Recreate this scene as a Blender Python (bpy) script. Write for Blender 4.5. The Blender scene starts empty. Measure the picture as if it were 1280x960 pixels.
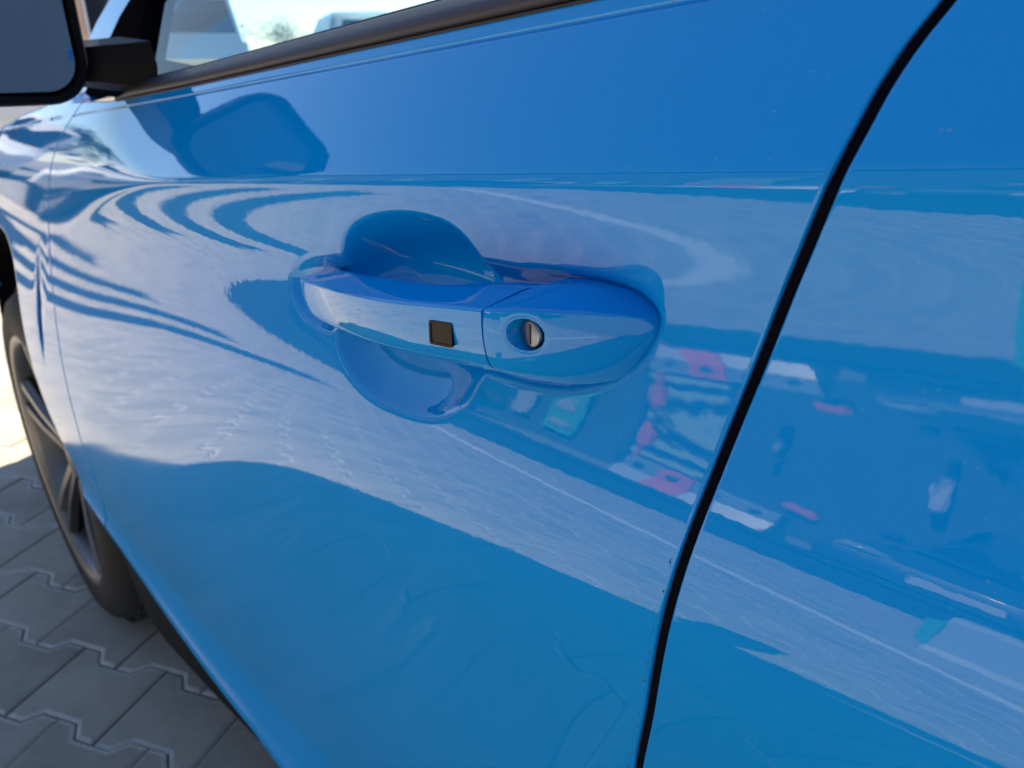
import bpy, bmesh, math, random
import numpy as np
from mathutils import Vector, Matrix

S = bpy.context.scene
COL = S.collection
R = math.radians
random.seed(7)
rng = np.random.default_rng(7)

# ------------------------------------------------------------------ camera
cam_d = bpy.data.cameras.new('camera')
cam = bpy.data.objects.new('camera', cam_d)
COL.objects.link(cam)
S.camera = cam
cam_d.sensor_width = 36.0
cam_d.lens = 27.0
cam_d.clip_start = 0.01
cam_d.clip_end = 2000
YAW, PITCH = R(41.5), math.atan(420/960)
fwd = Vector((-math.cos(YAW)*math.cos(PITCH), math.sin(YAW)*math.cos(PITCH), -math.sin(PITCH)))
cam.location = (0, 0, 1.0)
cam.rotation_euler = fwd.to_track_quat('-Z', 'Y').to_euler()
cam_d.dof.use_dof = True
cam_d.dof.focus_distance = 0.285
cam_d.dof.aperture_fstop = 17.0

# ------------------------------------------------------------------ light
SUN_AZ = math.atan2(0.94, -0.35)      # towards the sun, in plan
SUN_EL = R(50)
sun_dir = Vector((math.cos(SUN_AZ)*math.cos(SUN_EL), math.sin(SUN_AZ)*math.cos(SUN_EL), math.sin(SUN_EL)))
W = bpy.data.worlds.new('World')
S.world = W
W.use_nodes = True
wn = W.node_tree.nodes
sky = wn.new('ShaderNodeTexSky')
sky.sky_type = 'NISHITA'
sky.sun_disc = False
sky.sun_elevation = SUN_EL
sky.sun_rotation = math.pi/2 - SUN_AZ
sky.dust_density = 0.3
sky.ozone_density = 2.5
sky.altitude = 900
bg = wn['Background']
bg.inputs['Strength'].default_value = 0.095
W.node_tree.links.new(sky.outputs[0], bg.inputs['Color'])
sl = bpy.data.lights.new('sun', 'SUN')
sl.energy = 5.0
sl.angle = R(0.5)
sl.color = (1.0, 0.90, 0.74)
so = bpy.data.objects.new('sun', sl)
COL.objects.link(so)
so.rotation_euler = sun_dir.to_track_quat('Z', 'Y').to_euler()
S.view_settings.view_transform = 'Standard'
S.view_settings.look = 'None'
S.view_settings.exposure = 1.45
S.view_settings.gamma = 1.0
S.cycles.max_bounces = 8
S.cycles.transparent_max_bounces = 12
S.cycles.sample_clamp_indirect = 6.0
S.cycles.use_denoising = True

# ------------------------------------------------------------------ materials
def mat(name, col, rough=.5, metal=0., spec=.5, coat=0., coat_rough=.03, bump=None, var=None, emit=None):
    """var=(scale, amount, darker colour) mixes in noise; bump=(scale, strength, distance)"""
    m = bpy.data.materials.new(name)
    m.use_nodes = True
    nt = m.node_tree
    b = nt.nodes['Principled BSDF']
    b.inputs['Base Color'].default_value = (*col, 1)
    b.inputs['Roughness'].default_value = rough
    b.inputs['Metallic'].default_value = metal
    b.inputs['Specular IOR Level'].default_value = spec
    b.inputs['Coat Weight'].default_value = coat
    b.inputs['Coat Roughness'].default_value = coat_rough
    tc = nt.nodes.new('ShaderNodeTexCoord')
    if var:
        n = nt.nodes.new('ShaderNodeTexNoise')
        n.inputs['Scale'].default_value = var[0]
        n.inputs['Detail'].default_value = 6
        n.inputs['Roughness'].default_value = .65
        nt.links.new(tc.outputs['Object'], n.inputs['Vector'])
        mr = nt.nodes.new('ShaderNodeMapRange')
        mr.inputs[1].default_value = .35
        mr.inputs[2].default_value = .7
        mr.inputs[4].default_value = var[1]
        nt.links.new(n.outputs['Fac'], mr.inputs[0])
        mx = nt.nodes.new('ShaderNodeMix')
        mx.data_type = 'RGBA'
        mx.inputs[6].default_value = (*col, 1)
        mx.inputs[7].default_value = (*var[2], 1)
        nt.links.new(mr.outputs[0], mx.inputs[0])
        nt.links.new(mx.outputs[2], b.inputs['Base Color'])
    if bump:
        n2 = nt.nodes.new('ShaderNodeTexNoise')
        n2.inputs['Scale'].default_value = bump[0]
        n2.inputs['Detail'].default_value = 4
        nt.links.new(tc.outputs['Object'], n2.inputs['Vector'])
        bp = nt.nodes.new('ShaderNodeBump')
        bp.inputs['Strength'].default_value = bump[1]
        bp.inputs['Distance'].default_value = bump[2]
        nt.links.new(n2.outputs['Fac'], bp.inputs['Height'])
        nt.links.new(bp.outputs[0], b.inputs['Normal'])
        if coat:
            nt.links.new(bp.outputs[0], b.inputs['Coat Normal'])
    if emit:
        b.inputs['Emission Color'].default_value = (*emit[0], 1)
        b.inputs['Emission Strength'].default_value = emit[1]
    return m

M = {}
def paint(name, col):
    m = mat(name, col, rough=.45, spec=.0, coat=1.0, coat_rough=.015)
    nt = m.node_tree
    b = nt.nodes['Principled BSDF']
    b.inputs['Coat IOR'].default_value = 1.5
    tc = nt.nodes.new('ShaderNodeTexCoord')
    # orange peel of the clear coat
    n = nt.nodes.new('ShaderNodeTexNoise')
    n.inputs['Scale'].default_value = 160
    n.inputs['Detail'].default_value = 1.5
    nt.links.new(tc.outputs['Object'], n.inputs['Vector'])
    bp = nt.nodes.new('ShaderNodeBump')
    bp.inputs['Strength'].default_value = 1.0
    bp.inputs['Distance'].default_value = 0.000018
    nt.links.new(n.outputs['Fac'], bp.inputs['Height'])
    nt.links.new(bp.outputs[0], b.inputs['Coat Normal'])
    # faint dust film: a little more roughness in patches
    d = nt.nodes.new('ShaderNodeTexNoise')
    d.inputs['Scale'].default_value = 9
    d.inputs['Detail'].default_value = 8
    nt.links.new(tc.outputs['Object'], d.inputs['Vector'])
    mr = nt.nodes.new('ShaderNodeMapRange')
    mr.inputs[1].default_value = .45
    mr.inputs[2].default_value = .75
    mr.inputs[3].default_value = .012
    mr.inputs[4].default_value = .05
    nt.links.new(d.outputs['Fac'], mr.inputs[0])
    # fine dust specks on the clear coat
    sk = nt.nodes.new('ShaderNodeTexNoise')
    sk.inputs['Scale'].default_value = 620
    sk.inputs['Detail'].default_value = 2
    nt.links.new(tc.outputs['Object'], sk.inputs['Vector'])
    sr = nt.nodes.new('ShaderNodeMapRange')
    sr.inputs[1].default_value = .70
    sr.inputs[2].default_value = .80
    sr.inputs[4].default_value = .22
    nt.links.new(sk.outputs['Fac'], sr.inputs[0])
    sm = nt.nodes.new('ShaderNodeMix')
    sm.data_type = 'RGBA'
    sm.inputs[6].default_value = (*col, 1)
    sm.inputs[7].default_value = (.42, .42, .40, 1)
    nt.links.new(sr.outputs[0], sm.inputs[0])
    nt.links.new(sm.outputs[2], b.inputs['Base Color'])
    # road film dulls the lower part of the doors
    sx = nt.nodes.new('ShaderNodeSeparateXYZ')
    nt.links.new(tc.outputs['Object'], sx.inputs[0])
    m2 = nt.nodes.new('ShaderNodeMapRange')
    m2.interpolation_type = 'SMOOTHSTEP'
    m2.inputs[1].default_value = .74
    m2.inputs[2].default_value = .58
    m2.inputs[3].default_value = 0
    m2.inputs[4].default_value = .12
    nt.links.new(sx.outputs[2], m2.inputs[0])
    ad = nt.nodes.new('ShaderNodeMath')
    nt.links.new(mr.outputs[0], ad.inputs[0])
    nt.links.new(m2.outputs[0], ad.inputs[1])
    nt.links.new(ad.outputs[0], b.inputs['Coat Roughness'])
    return m
M['paint'] = paint('blue_paint', (0.0001, 0.28, 0.73))
M['gap'] = mat('gap_rubber', (.002, .003, .007), rough=.8, spec=.05)
M['black'] = mat('black_plastic', (.006, .006, .007), rough=.55, spec=.12, bump=(900, .15, .0004))
M['trim'] = mat('satin_black_trim', (.045, .040, .052), rough=.5, spec=.3)
M['trim_lip'] = mat('brown_rubber_lip', (.02, .012, .009), rough=.6)
M['gloss'] = mat('gloss_black', (.004, .004, .004), rough=.3, spec=.1)
M['button'] = mat('smoked_button', (.012, .007, .004), rough=.3, spec=.12)
M['metal'] = mat('lock_metal', (.21, .23, .27), rough=.28, metal=1., bump=(2500, .25, .0002))
M['alloy'] = mat('alloy_rim', (.20, .19, .18), rough=.38, metal=.8)
M['alloy_dark'] = mat('dark_alloy', (.05, .05, .052), rough=.35, metal=.4)
M['rubber'] = mat('tyre_rubber', (.022, .022, .023), rough=.75, spec=.3, bump=(250, .4, .002), var=(14, .6, (.045, .042, .038)))
M['mirror'] = mat('mirror_glass', (.42, .50, .58), rough=.02, metal=1.)
M['dash'] = mat('dash_plastic', (.10, .095, .06), rough=.7, bump=(700, .4, .001))
M['cloth'] = mat('seat_cloth', (.05, .055, .06), rough=.9, bump=(900, .5, .001))
M['white_paint'] = mat('line_paint', (.86, .86, .84), rough=.7, var=(22, .6, (.55, .54, .51)), bump=(180, .4, .002))
M['white'] = mat('white_metal', (.72, .72, .71), rough=.4, var=(6, .4, (.55, .55, .53)))
M['grey'] = mat('grey_cabinet', (.50, .51, .52), rough=.45, var=(8, .5, (.40, .41, .41)))
M['mint_green'] = mat('notice_green', (.10, .52, .30), rough=.5)
M['green'] = mat('green_panel', (.02, .36, .20), rough=.4)
M['red'] = mat('red_panel', (.80, .07, .07), rough=.4)
M['dark'] = mat('dark_steel', (.04, .045, .055), rough=.5)
M['bluegrey'] = mat('blue_grey_cladding', (.030, .060, .112), rough=.55, var=(2, .5, (.026, .052, .10)))
M['brick'] = mat('peach_render', (.85, .52, .34), rough=.85, var=(3, .5, (.78, .47, .30)), bump=(60, .3, .01))
M['wallgrey'] = mat('dark_render', (.07, .075, .085), rough=.8, var=(1.5, .5, (.05, .055, .06)))
M['mint'] = mat('mint_louvre', (.45, .62, .46), rough=.5)
M['roof'] = mat('roof_sheet', (.12, .11, .11), rough=.7)
M['leaf'] = mat('foliage', (.045, .075, .025), rough=.7, spec=.15, var=(5, .8, (.022, .045, .015)))
M['matte'] = mat('matte_seal', (.006, .006, .007), rough=.9, spec=0)
M['foil'] = mat('aluminium_sheet', (.86, .86, .84), rough=.32, metal=.9)
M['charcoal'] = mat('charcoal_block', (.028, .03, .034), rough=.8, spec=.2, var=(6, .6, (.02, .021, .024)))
M['grime'] = mat('road_grime', (.07, .055, .04), rough=.95)
M['bark'] = mat('bark', (.09, .07, .05), rough=.9, bump=(30, .6, .02))
M['banner'] = mat('banner_cloth', (.55, .55, .53), rough=.8)
M['plate'] = mat('number_plate', (.75, .72, .30), rough=.5)
M['headlamp'] = mat('headlamp_glass', (.75, .77, .80), rough=.08, metal=.7)

def glass(name, tint, ior=1.5):
    m = bpy.data.materials.new(name)
    m.use_nodes = True
    nt = m.node_tree
    nt.nodes.remove(nt.nodes['Principled BSDF'])
    t = nt.nodes.new('ShaderNodeBsdfTransparent')
    t.inputs[0].default_value = (*tint, 1)
    g = nt.nodes.new('ShaderNodeBsdfGlossy')
    g.inputs['Roughness'].default_value = .01
    f = nt.nodes.new('ShaderNodeFresnel')
    f.inputs['IOR'].default_value = ior
    x = nt.nodes.new('ShaderNodeMixShader')
    nt.links.new(f.outputs[0], x.inputs[0])
    nt.links.new(t.outputs[0], x.inputs[1])
    nt.links.new(g.outputs[0], x.inputs[2])
    nt.links.new(x.outputs[0], nt.nodes['Material Output'].inputs['Surface'])
    return m
M['glass'] = glass('window_glass', (.80, .88, .86), 1.3)
M['dark_glass'] = mat('dark_car_glass', (.012, .016, .02), rough=.05, spec=.6)

# pavers: grey concrete, each stone its own tone
def paver_mat():
    m = mat('concrete_paver', (.24, .235, .23), rough=.85, spec=.3, bump=(260, .55, .0016))
    nt = m.node_tree
    b = nt.nodes['Principled BSDF']
    geo = nt.nodes.new('ShaderNodeNewGeometry')
    oi = nt.nodes.new('ShaderNodeObjectInfo')
    ad = nt.nodes.new('ShaderNodeMath'); ad.operation = 'ADD'
    fr = nt.nodes.new('ShaderNodeMath'); fr.operation = 'FRACT'
    nt.links.new(geo.outputs['Random Per Island'], ad.inputs[0])
    nt.links.new(oi.outputs['Random'], ad.inputs[1])
    nt.links.new(ad.outputs[0], fr.inputs[0])
    tc = nt.nodes.new('ShaderNodeTexCoord')
    ns = nt.nodes.new('ShaderNodeTexNoise')
    ns.inputs['Scale'].default_value = 5
    ns.inputs['Detail'].default_value = 8
    ns.inputs['Roughness'].default_value = .7
    nt.links.new(geo.outputs['Position'], ns.inputs['Vector'])
    n2 = nt.nodes.new('ShaderNodeTexNoise')
    n2.inputs['Scale'].default_value = 420
    n2.inputs['Detail'].default_value = 3
    nt.links.new(geo.outputs['Position'], n2.inputs['Vector'])
    m1 = nt.nodes.new('ShaderNodeMath'); m1.operation = 'MULTIPLY_ADD'
    m1.inputs[1].default_value = .20
    nt.links.new(fr.outputs[0], m1.inputs[0])
    m2 = nt.nodes.new('ShaderNodeMath'); m2.operation = 'MULTIPLY_ADD'
    m2.inputs[1].default_value = .95
    m2.inputs[2].default_value = .05
    nt.links.new(ns.outputs['Fac'], m2.inputs[0])
    m3 = nt.nodes.new('ShaderNodeMath'); m3.operation = 'MULTIPLY_ADD'
    m3.inputs[1].default_value = .68
    nt.links.new(n2.outputs['Fac'], m3.inputs[0])
    nt.links.new(m2.outputs[0], m3.inputs[2])
    nt.links.new(m3.outputs[0], m1.inputs[2])
    mul = nt.nodes.new('ShaderNodeMix'); mul.data_type = 'RGBA'; mul.blend_type = 'MULTIPLY'
    mul.inputs[0].default_value = 1
    mul.inputs[6].default_value = (.42, .37, .305, 1)
    nt.links.new(m1.outputs[0], mul.inputs[7])
    nt.links.new(mul.outputs[2], b.inputs['Base Color'])
    return m
M['paver'] = paver_mat()
M['paver_edge'] = mat('pale_paver_edge', (.62, .57, .50), rough=.9, var=(40, .6, (.36, .33, .29)))
M['sand'] = mat('joint_sand', (.085, .075, .063), rough=.95, var=(60, .6, (.09, .08, .07)))
M['yard'] = mat('yard_ground', (.21, .20, .19), rough=.9, var=(.6, .6, (.17, .165, .16)), bump=(20, .3, .01))

# ------------------------------------------------------------------ helpers
def obj(name, me, m=None, parent=None, smooth=True):
    if m is not None and not me.materials:
        for q in (m if isinstance(m, (list, tuple)) else [m]):
            me.materials.append(M[q] if isinstance(q, str) else q)
    if smooth:
        me.polygons.foreach_set('use_smooth', [True]*len(me.polygons))
    o = bpy.data.objects.new(name, me)
    COL.objects.link(o)
    if parent is not None:
        o.parent = parent
    return o
def tag(o, label=None, cat=None, group=None, kind=None):
    if label: o['label'] = label
    if cat: o['category'] = cat
    if group: o['group'] = group
    if kind: o['kind'] = kind
    return o
def thing(name, label, cat, loc=(0, 0, 0), rz=0, group=None):
    o = bpy.data.objects.new(name, None)
    o.empty_display_size = .1
    COL.objects.link(o)
    o.location = loc
    o.rotation_euler = (0, 0, rz)
    return tag(o, label, cat, group)
def mesh(name, v, f):
    me = bpy.data.meshes.new(name)
    me.from_pydata([tuple(map(float, p)) for p in v], [], [tuple(map(int, q)) for q in f])
    me.update()
    return me
def grid_faces(nu, nv, off=0, flip=False, wrap_u=False):
    f = []
    for i in range(nu if wrap_u else nu-1):
        for j in range(nv-1):
            a = off+i*nv+j; b = off+((i+1) % nu)*nv+j
            q = (a, b, b+1, a+1)
            f.append(q[::-1] if flip else q)
    return f
def grid_mesh(name, P, flip=False):
    nu, nv = P.shape[:2]
    me = bpy.data.meshes.new(name)
    i, j = np.meshgrid(np.arange(nu-1), np.arange(nv-1), indexing='ij')
    a = (i*nv+j).ravel(); b = a+nv
    q = np.stack([a, b, b+1, a+1], 1)
    if flip: q = q[:, ::-1]
    me.vertices.add(nu*nv)
    me.vertices.foreach_set('co', P.reshape(-1, 3).astype(np.float32).ravel())
    n = len(q)
    me.loops.add(n*4)
    me.loops.foreach_set('vertex_index', q.astype(np.int32).ravel())
    me.polygons.add(n)
    me.polygons.foreach_set('loop_start', np.arange(0, n*4, 4, dtype=np.int32))
    me.update(calc_edges=True)
    return me
class MB:
    """collects boxes, prisms and tubes for one mesh"""
    def __init__(self): self.v = []; self.f = []; self.mi = []; self.cur = 0
    def add(self, v, f):
        o = len(self.v)
        self.v += [tuple(p) for p in v]
        self.f += [tuple(o+i for i in q) for q in f]
        self.mi += [self.cur]*len(f)
    def box(self, c, s, rz=0, bev=0):
        hx, hy, hz = s[0]/2, s[1]/2, s[2]/2
        bm = bmesh.new()
        bmesh.ops.create_cube(bm, size=1)
        for q in bm.verts: q.co = Vector((q.co.x*s[0], q.co.y*s[1], q.co.z*s[2]))
        if bev: bmesh.ops.bevel(bm, geom=bm.edges[:], offset=bev, segments=2, affect='EDGES')
        bm.transform(Matrix.Translation(c) @ Matrix.Rotation(rz, 4, 'Z'))
        bm.verts.index_update()
        self.add([q.co[:] for q in bm.verts], [[q.index for q in f.verts] for f in bm.faces])
        bm.free()
    def tube(self, pts, r, n=10, caps=True):
        pts = [Vector(p) for p in pts]
        rs = r if isinstance(r, (list, tuple)) else [r]*len(pts)
        v = []; f = []
        for k, p in enumerate(pts):
            d = (pts[min(k+1, len(pts)-1)]-pts[max(k-1, 0)]).normalized()
            a = d.orthogonal().normalized() if k == 0 else (prev - d*prev.dot(d)).normalized()
            prev = a
            b = d.cross(a)
            for i in range(n):
                t = 2*math.pi*i/n
                v.append(p+(a*math.cos(t)+b*math.sin(t))*rs[k])
        for k in range(len(pts)-1):
            for i in range(n):
                f.append((k*n+i, k*n+(i+1) % n, (k+1)*n+(i+1) % n, (k+1)*n+i))
        if caps:
            f.append(tuple(range(n))[::-1])
            f.append(tuple((len(pts)-1)*n+i for i in range(n)))
        self.add(v, f)
    def lathe(self, prof, c, axis='Y', n=40):
        """prof = [(radius, along)], closed profile optional"""
        v = []; f = []
        for (r, a) in prof:
            for i in range(n):
                t = 2*math.pi*i/n
                if axis == 'Y': v.append((c[0]+r*math.cos(t), c[1]+a, c[2]+r*math.sin(t)))
                else: v.append((c[0]+r*math.cos(t), c[1]+r*math.sin(t), c[2]+a))
        for k in range(len(prof)-1):
            for i in range(n):
                f.append((k*n+i, k*n+(i+1) % n, (k+1)*n+(i+1) % n, (k+1)*n+i))
        self.add(v, f)
    def prism(self, poly, d0, d1, axis='Y'):
        """polygon in the plane across axis, extruded from d0 to d1"""
        n = len(poly)
        def P(a, b, d): return (a, d, b) if axis == 'Y' else ((d, a, b) if axis == 'X' else (a, b, d))
        v = [P(a, b, d0) for a, b in poly]+[P(a, b, d1) for a, b in poly]
        f = [tuple(range(n)), tuple(range(2*n-1, n-1, -1))]
        for i in range(n):
            j = (i+1) % n
            f.append((i, i+n, j+n, j))
        self.add(v, f)
    def mesh(self, name, fix=True):
        me = mesh(name, self.v, self.f)
        if max(self.mi, default=0): me.polygons.foreach_set('material_index', self.mi)
        if fix:
            bm = bmesh.new(); bm.from_mesh(me)
            bmesh.ops.recalc_face_normals(bm, faces=bm.faces)
            bm.to_mesh(me); bm.free()
        return me
    def build(self, name, m, parent=None, smooth=False):
        return obj(name, self.mesh(name), m, parent, smooth)
def smooth_by_angle(o, ang=35):
    me = o.data
    me.polygons.foreach_set('use_smooth', [True]*len(me.polygons))
    bm = bmesh.new(); bm.from_mesh(me)
    for e in bm.edges:
        if len(e.link_faces) == 2 and e.calc_face_angle() > R(ang): e.smooth = False
    bm.to_mesh(me); bm.free()
    return o
def copy_tree(o, parent=None):
    c = o.copy()
    COL.objects.link(c)
    if parent is not None: c.parent = parent
    for ch in list(o.children): copy_tree(ch, c)
    return c
def interp(x, pts):
    """smooth (Catmull-Rom) curve through (x, y) points sorted by x"""
    xs = np.array([p[0] for p in pts]); ys = np.array([p[1] for p in pts])
    x = np.clip(np.asarray(x, float), xs[0], xs[-1])
    d = np.gradient(ys, xs)
    i = np.clip(np.searchsorted(xs, x)-1, 0, len(xs)-2)
    h = xs[i+1]-xs[i]; t = (x-xs[i])/h
    return ((2*t**3-3*t**2+1)*ys[i]+(t**3-2*t**2+t)*h*d[i]+(-2*t**3+3*t**2)*ys[i+1]+(t**3-t**2)*h*d[i+1])
def resample_closed(P, n=6):
    P = np.array(P, float); m = len(P); o = []
    for i in range(m):
        a, b, c, d = P[i-1], P[i], P[(i+1) % m], P[(i+2) % m]
        for k in range(n):
            t = k/n
            o.append(.5*((2*b)+(-a+c)*t+(2*a-5*b+4*c-d)*t*t+(-a+3*b-3*c+d)*t**3))
    return np.array(o)
def sdf(x, z, P):
    """signed distance to a closed polygon, positive inside"""
    x = np.asarray(x); sh = x.shape
    x = x.ravel(); z = np.asarray(z).ravel()
    d2 = np.full(x.shape, 1e9); ins = np.zeros(x.shape, bool)
    n = len(P)
    for i in range(n):
        ax, az = P[i]; bx, bz = P[(i+1) % n]
        ex, ez = bx-ax, bz-az
        t = np.clip(((x-ax)*ex+(z-az)*ez)/(ex*ex+ez*ez+1e-18), 0, 1)
        d2 = np.minimum(d2, (x-ax-t*ex)**2+(z-az-t*ez)**2)
        c = ((az > z) != (bz > z)) & (x < (bx-ax)*(z-az)/((bz-az) if abs(bz-az) > 1e-12 else 1e-12)+ax)
        ins ^= c
    d = np.sqrt(d2)
    return np.where(ins, d, -d).reshape(sh)

# ------------------------------------------------------------------ side of the blue car: y over (x, z), fitted slopes
XA,XB,NX=-1.5,.3,6
HX=(XB-XA)/NX
S1,Q0,NQ=.8,.06,13
HQ=np.log1p(S1/Q0)/NQ
GS=np.array([[0.0014, 0.0714, 0.1239, 0.1636, 0.1965, 0.2232, 0.238, 0.2332, 0.2039, 0.1507, 0.0824, 0.0157, -0.0311, -0.0464, -0.027, 0.0266],
 [0.0232, 0.0854, 0.1432, 0.1946, 0.239, 0.2767, 0.2981, 0.2844, 0.2274, 0.1418, 0.0557, -0.0053, -0.0323, -0.0314, -0.0124, 0.0197],
 [0.047, 0.0914, 0.1497, 0.213, 0.2687, 0.3144, 0.3411, 0.3208, 0.2369, 0.1207, 0.0231, -0.0245, -0.0287, -0.0137, 0.0019, 0.0115],
 [0.0724, 0.0789, 0.117, 0.1865, 0.2612, 0.3115, 0.3288, 0.3014, 0.201, 0.0677, -0.0184, -0.0351, -0.0145, 0.0075, 0.0139, 0.0013],
 [0.0928, 0.047, 0.0294, 0.0819, 0.2069, 0.2873, 0.2716, 0.1864, 0.0688, -0.0356, -0.0593, -0.0277, 0.0102, 0.0282, 0.0214, -0.0092],
 [0.099, 0.0123, -0.047, -0.0381, 0.1583, 0.3571, 0.3097, 0.0054, -0.1834, -0.1719, -0.0842, -0.0077, 0.0339, 0.0421, 0.024, -0.0166],
 [0.1012, 0.0036, -0.0599, -0.0587, 0.1543, 0.3774, 0.2215, -0.2395, -0.3061, -0.2054, -0.0872, -0.0025, 0.0388, 0.0443, 0.024, -0.0179],
 [0.1052, -0.0105, -0.0702, -0.0248, 0.1757, 0.3195, 0.1101, -0.2771, -0.3472, -0.2293, -0.0915, 0.0005, 0.0413, 0.045, 0.0236, -0.0183],
 [0.1077, -0.0217, -0.073, 0.0008, 0.1866, 0.2771, 0.0781, -0.2396, -0.3465, -0.2441, -0.0963, 0.0022, 0.043, 0.0453, 0.0233, -0.0184]])
YC,YS=.19,-.02
def _bs(u): return np.stack([(1-u)**3,3*u**3-6*u**2+4,-3*u**3+3*u**2+3*u+1,u**3],-1)/6
def _N(s):
    f=np.clip(np.log1p(np.maximum(s,0)/Q0)/HQ,0,NQ-1e-9);k=f.astype(int);b=_bs(f-k)
    o=np.zeros(s.shape+(NQ+3,));idx=k[...,None]+np.arange(4);np.put_along_axis(o,idx,b,-1);return o
_ss=np.linspace(0,S1,3201);_t=_N(_ss)
_cum=np.vstack([np.zeros(NQ+3),np.cumsum((_t[1:]+_t[:-1])/2,axis=0)*(_ss[1]-_ss[0])])
def _I(s):
    f=np.clip(s/_ss[1],0,len(_ss)-1.001);i=f.astype(int);u=(f-i)[...,None]
    return np.where((s<0)[...,None],s[...,None]*_t[0],_cum[i]*(1-u)+_cum[np.minimum(i+1,3200)]*u)
def _M(x):
    f=np.clip((x-XA)/HX,0,NX-1e-9);k=f.astype(int);b=_bs(f-k)
    o=np.zeros(x.shape+(NX+3,));np.put_along_axis(o,k[...,None]+np.arange(4),b,-1);return o
def ramp(t,w): # smooth ramp, 0 for t<<0, t for t>>0
    c=np.clip(t,-w,w);return np.where(t>w,t,(c+w)**2/(4*w))
def crease_z(x): return .9815+.12*x
def surf(x,z):
    x=np.asarray(x,float);z=np.asarray(z,float);x,z=np.broadcast_arrays(x,z)
    s=crease_z(x)-z
    y=YC+YS*(np.maximum(x,-1.6)+.25)-np.einsum('...i,...j,ij->...',_M(x),_I(s),GS)
    fr=np.clip((-.62-x)/.5,0,1);fr=fr*fr*(3-2*fr)          # the crease dissolves towards the front
    w=.003+.10*fr
    y=y+.49*ramp(-s-.35*w,w)+1.3*ramp(-s-.0,.004)**2
    y=y+.0013*np.exp(-((z-1.0295-.0980*x)/.0009)**2)   # fine groove under the belt      # shoulder above the crease
    y=y+.12*ramp(.60-z,.08)-.42*ramp(.41+.045*np.clip((-.6-x)/.4,0,1)-z,.03)           # tuck under and sill kick
    y=y+.9*ramp(-1.80-x,.1)**2
    return y

# ------------------------------------------------------------------ ground
U = np.array([.867, .498]); V = np.array([-.498, .867])     # paving lies 30 degrees off the car's axis
PW, PH, PD = .181, .1405, .0125
def paver_outline():
    q = PW/4
    s = .011
    half = [(-PW/2, -1), (-q-s, -1), (-q+s, 1), (q-s, 1), (q+s, -1), (PW/2, -1)]
    low = [(a, -PH/2+PD*k) for a, k in half]
    up = [(a, PH/2-PD*k) for a, k in reversed(half)]
    return low+up
def inset_poly(P, d):
    n = len(P); o = []
    for i in range(n):
        a, b, c = np.array(P[i-1]), np.array(P[i]), np.array(P[(i+1) % n])
        e1 = (b-a)/np.linalg.norm(b-a); e2 = (c-b)/np.linalg.norm(c-b)
        n1 = np.array([-e1[1], e1[0]]); n2 = np.array([-e2[1], e2[0]])
        m = (n1+n2); m /= max(.3, m@n1)
        o.append(b+m*d/1.0 if abs(m@n1-1) < 1e-6 else b+m*d)
    return o
PO = paver_outline()
R0, R1, R2 = inset_poly(PO, .0010), inset_poly(PO, .0013), inset_poly(PO, .0085)
def paver_verts(uc, vc, dz=0., tilt=(0, 0)):
    v = []
    for ring, z in ((R0, -.02), (R1, -.0024), (R2, 0.)):
        for a, b in ring:
            p = U*(uc+a)+V*(vc+b)
            v.append((p[0], p[1], z+dz+tilt[0]*a+tilt[1]*b))
    return v
def paver_faces():
    n = len(PO); f = []
    for k in range(2):
        for i in range(n):
            j = (i+1) % n
            f.append((k*n+i, k*n+j, (k+1)*n+j, (k+1)*n+i))
    t = 2*n
    # concave top: five clean quads (left wing, ramp, waist, ramp, right wing)
    for i in range(5):
        f.append((t+i, t+i+1, t+10-i, t+11-i))
    return f
PF = paver_faces()
ground = obj('ground', mesh('ground', [(-220, -220, -.011), (220, -220, -.011), (220, 220, -.011), (-220, 220, -.011)], [(0, 1, 2, 3)]), 'yard', smooth=False)
tag(ground, 'yard of grey interlocking concrete pavers', kind='structure')
sand = obj('joint_sand', mesh('joint_sand', [(-11.55, -5.55, -.0045), (1.85, -5.55, -.0045), (1.85, 2.65, -.0045), (-11.55, 2.65, -.0045)], [(0, 1, 2, 3)]), 'sand', ground, False)
sand['kind'] = 'stuff'
EDGE = [0]*12+[1]*5+[0]+[1]*5+[0]+[0]*5     # the zigzag edges get a paler colour, the straight ones do not
pm = mesh('paver', paver_verts(0, 0), PF)
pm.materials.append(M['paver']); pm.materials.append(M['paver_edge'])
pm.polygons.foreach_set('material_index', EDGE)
mats = [pm]
near = []; rest = []
for i in range(-75, 40):
    for k in range(-60, 70):
        u = i*PW+(PW/2 if k % 2 else 0)
        v = k*PH
        p = U*u+V*v
        if not (-11.5 < p[0] < 1.8 and -5.5 < p[1] < 2.6): continue
        # strip at the left of the picture, along the side of the car
        d = math.hypot((p[0]+1.35)*.62, p[1]-.12)
        near.append((d, u, v, p)) if (-3.6 < p[0] < -.55 and -.45 < p[1] < .75) else rest.append((u, v))
near.sort(key=lambda t: t[0])
for d, u, v, p in near[:300]:
    o = bpy.data.objects.new('paver', pm)
    COL.objects.link(o)
    o.parent = ground
    o.location = (p[0], p[1], rng.uniform(-.0016, .0012))
    o.rotation_euler = (rng.uniform(-.006, .006), rng.uniform(-.006, .006), math.pi if rng.random() < .5 else 0)
vv = []; ff = []; mi = []
for (u, v) in rest+[(t[1], t[2]) for t in near[300:]]:
    o = len(vv)
    vv += paver_verts(u, v, rng.uniform(-.0016, .0012), (rng.uniform(-.006, .006), rng.uniform(-.006, .006)))
    ff += [tuple(o+q for q in f) for f in PF]
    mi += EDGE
me = mesh('paving', vv, ff)
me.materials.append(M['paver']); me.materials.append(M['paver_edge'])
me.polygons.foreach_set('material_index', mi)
pav = obj('paving', me, None, ground, False)
pav['kind'] = 'stuff'
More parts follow.
